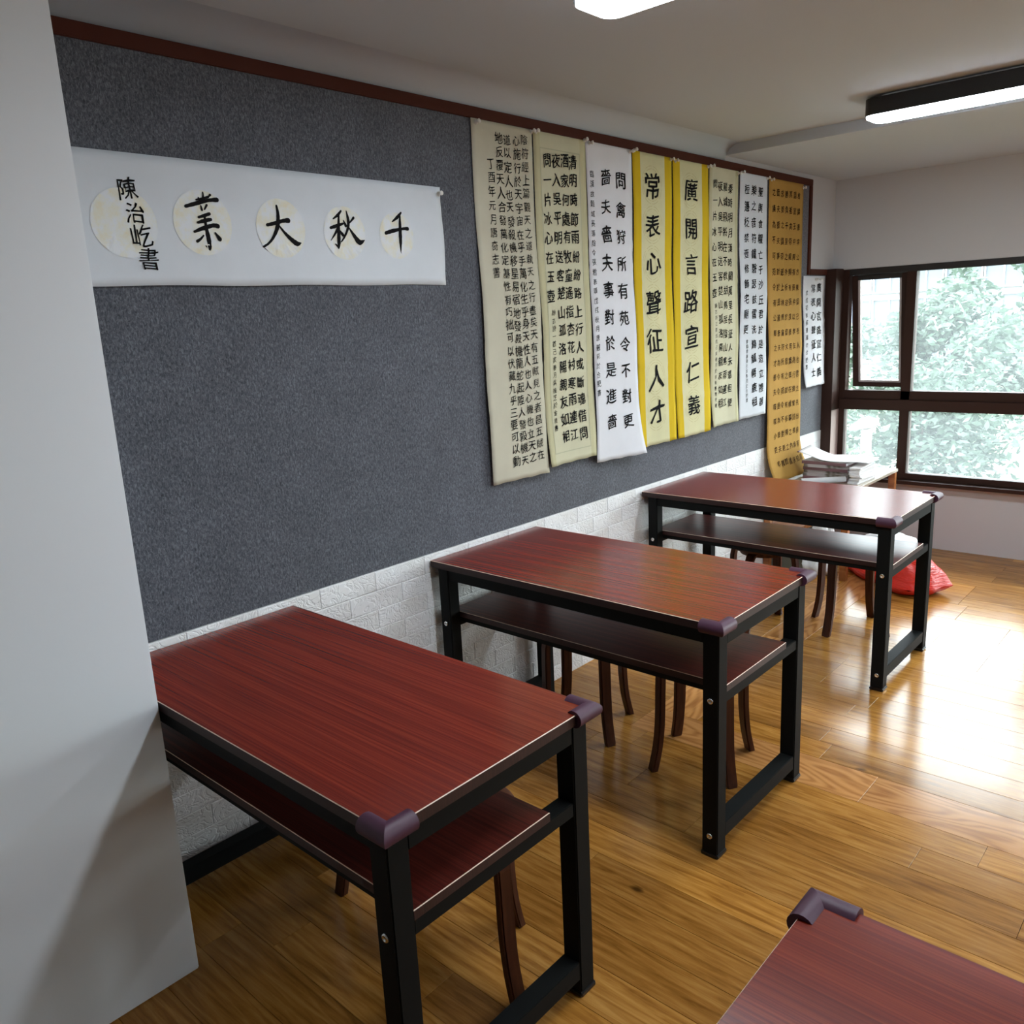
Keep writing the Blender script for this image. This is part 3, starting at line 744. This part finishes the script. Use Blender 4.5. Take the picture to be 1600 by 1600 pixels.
# ------------------------------------------------------------------ ceiling lamps
def rrect(bm, x0, x1, y0, y1, z0, z1, r, seg=8, mi=0, cap=True):
    pts = []
    for cx, cy, a0 in ((x1-r,y1-r,0),(x0+r,y1-r,90),(x0+r,y0+r,180),(x1-r,y0+r,270)):
        for k in range(seg+1):
            t = math.radians(a0+90*k/seg); pts.append((cx+r*math.cos(t), cy+r*math.sin(t)))
    A = [bm.verts.new((*p, z0)) for p in pts]; B = [bm.verts.new((*p, z1)) for p in pts]; n = len(pts)
    for k in range(n):
        f = bm.faces.new((A[k],A[(k+1)%n],B[(k+1)%n],B[k])); f.material_index = mi
    bm.faces.new(A).material_index = mi; bm.faces.new(B).material_index = mi
def lamp(y0, lab, x0=.865):
    r = empty('ceiling_lamp', (x0, y0, 2.45))
    bm = bmesh.new(); rrect(bm, 0, 1.20, 0, .185, -.078, -.012, .045); link('housing', mesh_of(bm, 'housing', MT['lampbody']), r)
    bm = bmesh.new(); rrect(bm, .005, 1.195, .005, .180, -.086, -.0782, .041); link('diffuser', mesh_of(bm, 'diffuser', MT['lamp']), r)
    bm = bmesh.new(); rrect(bm, .06, 1.14, .03, .155, -.0118, -.0005, .03); link('mounting_plate', mesh_of(bm, 'mounting_plate', MT['pin']), r)
    tag(r, lab, 'lamp', 'oblong ceiling lamps')
lamp(1.695, 'lit oblong ceiling lamp with thin black rim at the top edge, nearer the camera')
lamp(3.700, 'lit oblong ceiling lamp with thick black side, farther off towards the window')

lamp(1.695, 'added oblong ceiling lamp out of view, brightening the wall from over the cut-off desk', 3.0)  # two unseen lamps added to brighten the bricks and the column
lamp(3.700, 'added oblong ceiling lamp out of view, brightening the wall from towards the window', 3.0)
# ------------------------------------------------------------------ windows in the far wall
YW = 5.66
tag(boxobj('trim_1', (-.004,.070,5.53,5.66,0.0,1.836), MT['winframe'], None, .003), kind='structure')
boxobj('lit_reveal_panel', (.0702,.0712,5.533,5.66,.44,.905), MT['lit_reveal'], bpy.data.objects['trim_1'])  # lower post face with its lit look in the panel colour
win = tag(boxobj('window_1', (.0,.108,YW+.002,YW+.07,.44,1.829), MT['winframe'], None, .002), kind='structure')
def wbox(nm, d, mat, bev=.002): return boxobj(nm, d, MT[mat], win, bev)
wbox('window_sill', (.071,XR,5.60,5.70,.425,.449), 'winframe')
wbox('transom', (.074,XR,YW-.012,YW+.07,.905,.975), 'winframe'); wbox('transom', (.108,XR,YW+.002,YW+.07,.9755,1.034), 'winframe')
wbox('head_frame', (.108,XR,YW+.002,YW+.07,1.79,1.829), 'gasket'); wbox('bottom_frame', (.108,XR,YW+.002,YW+.07,.45,.49), 'winframe')
bays = [(.108,.470),(.530,1.30),(1.36,2.20),(2.26,3.10),(3.16,3.85),(3.91,4.55)]
for a, b in zip(bays[:-1], bays[1:]): wbox('mullion', (a[1],b[0],YW+.002,YW+.07,.49,1.79), 'winframe')
wbox('mullion', (4.55,XR,YW+.002,YW+.07,.49,1.79), 'winframe')
for i, (a, b) in enumerate(bays):
    wbox('window_pane', (a,b,YW+.034,YW+.039,.49,.905), 'glass', 0)
    if i in (0, 3):     # top-hung sash pushed open at the bottom
        w_ = b-a; hh = .745; ang = math.radians(7.5)
        fr = empty('opening_sash', (a, YW+.055, 1.788)); fr.parent = win; fr.rotation_euler = (ang,0,0)
        for nm, d_, mt_ in (('sash_frame',(.004,.042,-.02,.02,-hh,0),'winframe'),('sash_frame',(w_-.042,w_-.004,-.02,.02,-hh,0),'winframe'),('sash_frame',(.042,w_-.042,-.02,.02,-hh,-hh+.03),'winframe'),('sash_frame',(.042,w_-.042,-.02,.02,-.03,0),'gasket'),
                            ('lit_glazing_bead',(.042,.056,-.016,.016,-hh+.03,-.03),'lit_sashedge'),('lit_glazing_bead',(w_-.056,w_-.042,-.016,.016,-hh+.03,-.03),'lit_sashedge'),('lit_glazing_bead',(.056,w_-.056,-.016,.016,-hh+.03,-hh+.044),'lit_sashedge'),
                            ('window_pane',(.056,w_-.056,-.003,.003,-hh+.044,-.03),'glass')):
            boxobj(nm, d_, MT[mt_], fr, .0015 if nm != 'window_pane' else 0)
    else:
        wbox('window_pane', (a,b,YW+.034,YW+.039,1.034,1.79), 'glass', 0)

# ------------------------------------------------------------------ low table with its clutter
t = empty('side_table', (.004, 4.66, 0)); tag(t, 'low orange wooden table with glossy beige top under the ochre scroll, before the window', 'table')
boxobj('tabletop', (0,.53,0,.84,.528,.549), MT['tabletop2'], t, .003); boxobj('shelf', (.01,.235,.01,.83,.262,.290), MT['tablewood'], t, .002)
for x_ in (.005,.485):
    for y_ in (.005,.795): boxobj('leg', (x_,x_+.04,y_,y_+.04,0,.528), MT['tablewood'], t, .003)
# red bag: pillow shape
def pillow(nm, sx_, sy_, sz_, mat, loc, rz, lab, cat, seed, puff=1.0):
    r = random.Random(seed); bm = bmesh.new(); N, K = 22, 12; ph = [r.uniform(0,6) for _ in range(6)]
    top, bot = [], []
    for j in range(K+1):
        ta, ba = [], []
        for i in range(N+1):
            u, v = i/N*2-1, j/K*2-1
            h = max(0, (1-abs(u)**3.2)*(1-abs(v)**3.2))**.5
            x = u*sx_/2*(1-.06*abs(v)**2)+.01*math.sin(6*v+ph[0]); y_ = v*sy_/2*(1-.06*abs(u)**2)+.01*math.sin(7*u+ph[1])
            wv = 1+.10*math.sin(7*u+4*v+ph[2])+.07*math.sin(13*v-5*u+ph[3])
            ta.append(bm.verts.new((x, y_, sz_*.22+sz_*.78*h*wv*.95))); ba.append(bm.verts.new((x, y_, sz_*.22*(1-h)**2)))
        top.append(ta); bot.append(ba)
    for j in range(K):
        for i in range(N):
            bm.faces.new((top[j][i],top[j][i+1],top[j+1][i+1],top[j+1][i])); bm.faces.new((bot[j][i],bot[j+1][i],bot[j+1][i+1],bot[j][i+1]))
    for j in range(K):
        for i in (0, N): bm.faces.new((top[j][i],top[j+1][i],bot[j+1][i],bot[j][i]))
    for i in range(N):
        for j in (0, K): bm.faces.new((top[j][i],top[j][i+1],bot[j][i+1],bot[j][i]))
    return tag(link(nm, mesh_of(bm, nm, mat, True), None, loc, (0,0,rz)), lab, cat)
pillow('plastic_bag', .68, .30, .245, MT['red'], (.735,4.825,0), math.radians(-36), 'bulging bright red plastic bag on the floor behind the farthest desk', 'bag', 4)
pillow('plastic_wrap', .26, .20, .035, MT['plastic'], (.74,4.82,.250), math.radians(-36), 'folded white plastic wrapping lying on the red bag', 'wrapping', 5)
pillow('plastic_parcel', .18, .18, .32, MT['plastic'], (.335,4.77,0), math.radians(8), 'crumpled white plastic parcel standing on the floor under the side table', 'parcel', 6)
b = empty('storage_box', (.012,4.74,0)); tag(b, 'grey green plastic storage box on the floor under the side table', 'box')
bm = bmesh.new()
for d_ in ((0,.20,0,.4,0,.01),(0,.01,0,.4,.01,.19),(.19,.20,0,.4,.01,.19),(.01,.19,0,.01,.01,.19),(.01,.19,.39,.4,.01,.19)): bm_box(bm, *d_)
link('tub', mesh_of(bm, 'tub', MT['greybox']), b); boxobj('rim', (-.006,.206,-.008,.408,.19,.202), MT['greybox'], b, .004)
# glossy wrapped package, magazines, curling sheets, roll
pillow('wrapped_package', .20, .24, .055, MT['plastic'], (.125,5.30,.5495), math.radians(4), 'flat clear-wrapped white package on the side table by the ochre scroll', 'package', 8)
z_ = .5495
for i in range(6):
    r = empty('magazine', (.285+random.uniform(-.006,.006), 5.02+random.uniform(-.008,.008), z_), math.radians(90+random.uniform(-3,3)))
    h_ = .019
    boxobj('pages', (-.100,.128+random.uniform(-.006,.01),-.138,.138,.0012,h_-.0012), MT['pages'], r)
    boxobj('cover', (-.103,.118,-.140,.140,h_-.0012,h_), MT['photocover'] if i == 5 else MT['cover'], r); boxobj('cover', (-.103,.118,-.140,.140,0,.0012), MT['cover'], r)
    boxobj('spine', (-.1042,-.103,-.140,.140,0,h_), MT['photocover' if i in (1,2,4) else 'cover'], r)
    tag(r, ['bottom magazine of the plum-backed stack on the side table', 'plum-backed magazine, second from the bottom of the stack', 'plum-backed magazine, third from the bottom of the stack', 'plum-backed magazine, third from the top of the stack', 'plum-backed magazine, second from the top of the stack', 'magazine on top of the stack on the side table, picture cover'][i], 'magazine', 'stacked magazines on the side table')
    z_ += h_+.0003
ztop = z_
def ribbon(nm, fn, nu, nv, mat, lab, cat, loc=(0,0,0), rz=0, th=.0012):
    bm = bmesh.new(); g = [[bm.verts.new(fn(i/nu, j/nv)) for i in range(nu+1)] for j in range(nv+1)]
    for j in range(nv):
        for i in range(nu):
            f = bm.faces.new((g[j][i],g[j][i+1],g[j+1][i+1],g[j+1][i])); f.smooth = True
    bmesh.ops.recalc_face_normals(bm, faces=bm.faces)
    bmesh.ops.solidify(bm, geom=list(bm.faces), thickness=th)
    return tag(link(nm, mesh_of(bm, nm, MT[mat], True), None, loc, (0,0,rz)), lab, cat)
sheet = ribbon('practice_sheet', lambda u, v: (-.16+.42*u, -.12+.26*v+.01*math.sin(5*u), .0035+.050*max(0,(.35-u)/.35)**1.3+.004*math.sin(9*u+2*v)+.003), 20, 8, 'pages',
       'white practice sheet curling up at one end on top of the magazines', 'paper', (.27,5.03,ztop), math.radians(6))
boxobj('mounting_rod', (-.168,-.158,-.125,.145,.050,.060), MT['cover'], sheet, .003)
def stackside(n, x, y, base):
    for i in range(n):
        dx, dy = random.uniform(-.006,.006), random.uniform(-.008,.008)
        o = boxobj('paper_bundle', (-.032,.032,-.13,.13,0,.0108), MT['pages'], None, .002, 1, (x+dx, y+dy, base+i*.0111), (0,0,random.uniform(-.06,.06)))
        tag(o, ['lowest', 'second lowest', 'third lowest', 'fourth lowest', 'middle', 'fourth highest', 'third highest', 'second highest', 'topmost'][i] + ' ragged white paper bundle of the pile right of the magazines', 'paper', 'paper bundles stacked beside the magazines')
stackside(9, .482, 5.0, .5495)
def rolled():
    bm = bmesh.new(); n = 60; pr = []
    for k in range(n+1):
        t = 2.6*2*math.pi*k/n; rr = .009+.0009*t; pr.append((rr*math.cos(t), rr*math.sin(t)))
    a = [bm.verts.new((-.13, p[0], p[1])) for p in pr]; c_ = [bm.verts.new((.13, p[0]*.8, p[1]*.8)) for p in pr]
    for k in range(n): f = bm.faces.new((a[k],a[k+1],c_[k+1],c_[k])); f.smooth = True
    bmesh.ops.solidify(bm, geom=list(bm.faces), thickness=.0007)
    return mesh_of(bm, 'rolled_paper', MT['pages'], True)
tag(link('rolled_paper', rolled(), None, (.33,4.78,.575), (0, math.radians(-2), math.radians(38))), 'loosely rolled white paper lying before the magazines on the side table', 'paper')

# ------------------------------------------------------------------ outside: trees, stone post, building
tag(boxobj('ground', (-60,60,6.2,140,-4.2,-4.0), MT['ground']), kind='structure')
def foliage(nm, loc, rx, ry, rz_, n, ls, mat, lab, seed, trunk=True):
    r = random.Random(seed); root = empty(nm, (loc[0], loc[1], -4.0)); tag(root, lab, 'tree', 'trees outside the window')
    V, F = [], []
    clumps = [(r.gauss(0,.42)*rx, r.gauss(0,.42)*ry, r.gauss(0,.40)*rz_) for _ in range(46)]
    for i in range(n):
        c = clumps[i % len(clumps)]; cr_ = .26*min(rx, rz_)
        d = Vector((r.gauss(0,1), r.gauss(0,1), r.gauss(0,1))).normalized()*cr_*r.uniform(.6,1.05)
        p = Vector(c)+d+Vector((0,0,loc[2]+4.0))
        a = Vector((r.gauss(0,1), r.gauss(0,1), r.gauss(0,.5))).normalized(); b_ = a.cross(Vector((r.gauss(0,1), r.gauss(0,1), r.gauss(0,1)))).normalized()
        s = ls*r.uniform(.7,1.3); k = len(V)
        V += [p-a*s, p+b_*s*.42-a*s*.1, p+a*s, p-b_*s*.42-a*s*.1]; F.append((k,k+1,k+2,k+3))
    me = bpy.data.meshes.new('foliage'); me.from_pydata([tuple(v) for v in V], [], F); me.materials.append(MT[mat]); me.update()
    tag(link('foliage', me, root), kind='stuff')
    bm = bmesh.new(); h = loc[2]+4.0
    lathe(bm, [(.16,0),(.12,h*.5),(.08,h*.9),(.02,h+rz_*.3)], 9)
    link('trunk', mesh_of(bm, 'trunk', MT['bark'], True), root)
foliage('leafy_tree', (-2.5,16.5,-1.0), 2.3,1.4,2.3, 9000, .085, 'leaf2', 'grey green tree filling the lower window pane behind the stone post', 1)
foliage('leafy_tree', (2.6,17.5,-.5), 2.3,1.6,2.4, 9000, .085, 'leaf1', 'pale green tree seen farther right through the window', 2)
foliage('leafy_tree', (-1.55,9.6,-1.75), 1.5,1.1,1.6, 12000, .050, 'leaf1', 'bushy bright tree crown low in the window, nearest to the glass', 3)
foliage('leafy_tree', (1.9,10.4,-1.7), 1.5,1.0,1.7, 9000, .055, 'leaf2', 'dull green tree crown low down, to the right of the bright one', 5)
foliage('leafy_tree', (-4.3,11.6,-.9), 1.0,.8,2.0, 6000, .07, 'leaf3', 'yellow green tree at the left edge of the window view', 4)
foliage('leafy_tree', (-4.2,26,-.2), 3.6,2.0,2.3, 11000, .13, 'leaf2', 'distant hazy tree in front of the office building', 6)
foliage('leafy_tree', (4.8,24,-.2), 3.2,2.0,2.6, 9000, .13, 'leaf1', 'distant tree to the right in front of the building', 7)
p = empty('stone_post', (-1.93,12,-4.0)); tag(p, 'pale stone post with an overhanging cap among the trees outside', 'post')
boxobj('shaft', (-.06,.06,-.06,.06,0,3.86), MT['stone'], p, .01)
boxobj('collar', (-.075,.075,-.075,.075,3.45,3.50), MT['stone'], p, .008)
bm = bmesh.new(); q = [bm.verts.new(c_) for c_ in ((-.19,-.16,3.84),(.11,-.16,3.90),(.11,.16,3.90),(-.19,.16,3.84),(-.19,-.16,3.89),(-.04,-.16,4.02),(.11,-.16,3.97),(-.19,.16,3.89),(-.04,.16,4.02),(.11,.16,3.97))]
for f in ((0,1,6,5,4),(3,7,8,9,2),(0,4,7,3),(1,2,9,6),(4,5,8,7),(5,6,9,8),(0,3,2,1)): bm.faces.new([q[i] for i in f])
link('cap', mesh_of(bm, 'cap', MT['stone']), p)
bd = empty('office_building', (-22,70,-4.0)); tag(bd, 'pale office building with blue grey window bands beyond the trees', 'building')
boxobj('facade', (-14,42,0,12,0,25), MT['facade'], bd)
gm = {}
bm = bmesh.new(); bm_box(bm, 0, 2.35, -.06, 0, 0, 2.1); wm = mesh_of(bm, 'window', MT['facadeglass'])
bm = bmesh.new()
for d_ in ((-.1,.0,-.3,0,-.1,2.2),(2.35,2.45,-.3,0,-.1,2.2),(0,2.35,-.3,0,2.1,2.2),(0,2.35,-.3,0,-.1,0),(1.12,1.24,-.2,0,0,2.1)): bm_box(bm, *d_)
fm = mesh_of(bm, 'window_frame', MT['mullion'])
for r_ in range(9):
    for c_ in range(20):
        o = link('window', wm, bd, (-13+c_*2.62, 0, .9+r_*2.72)); link('window_frame', fm, o)
print('objects', len(bpy.data.objects))
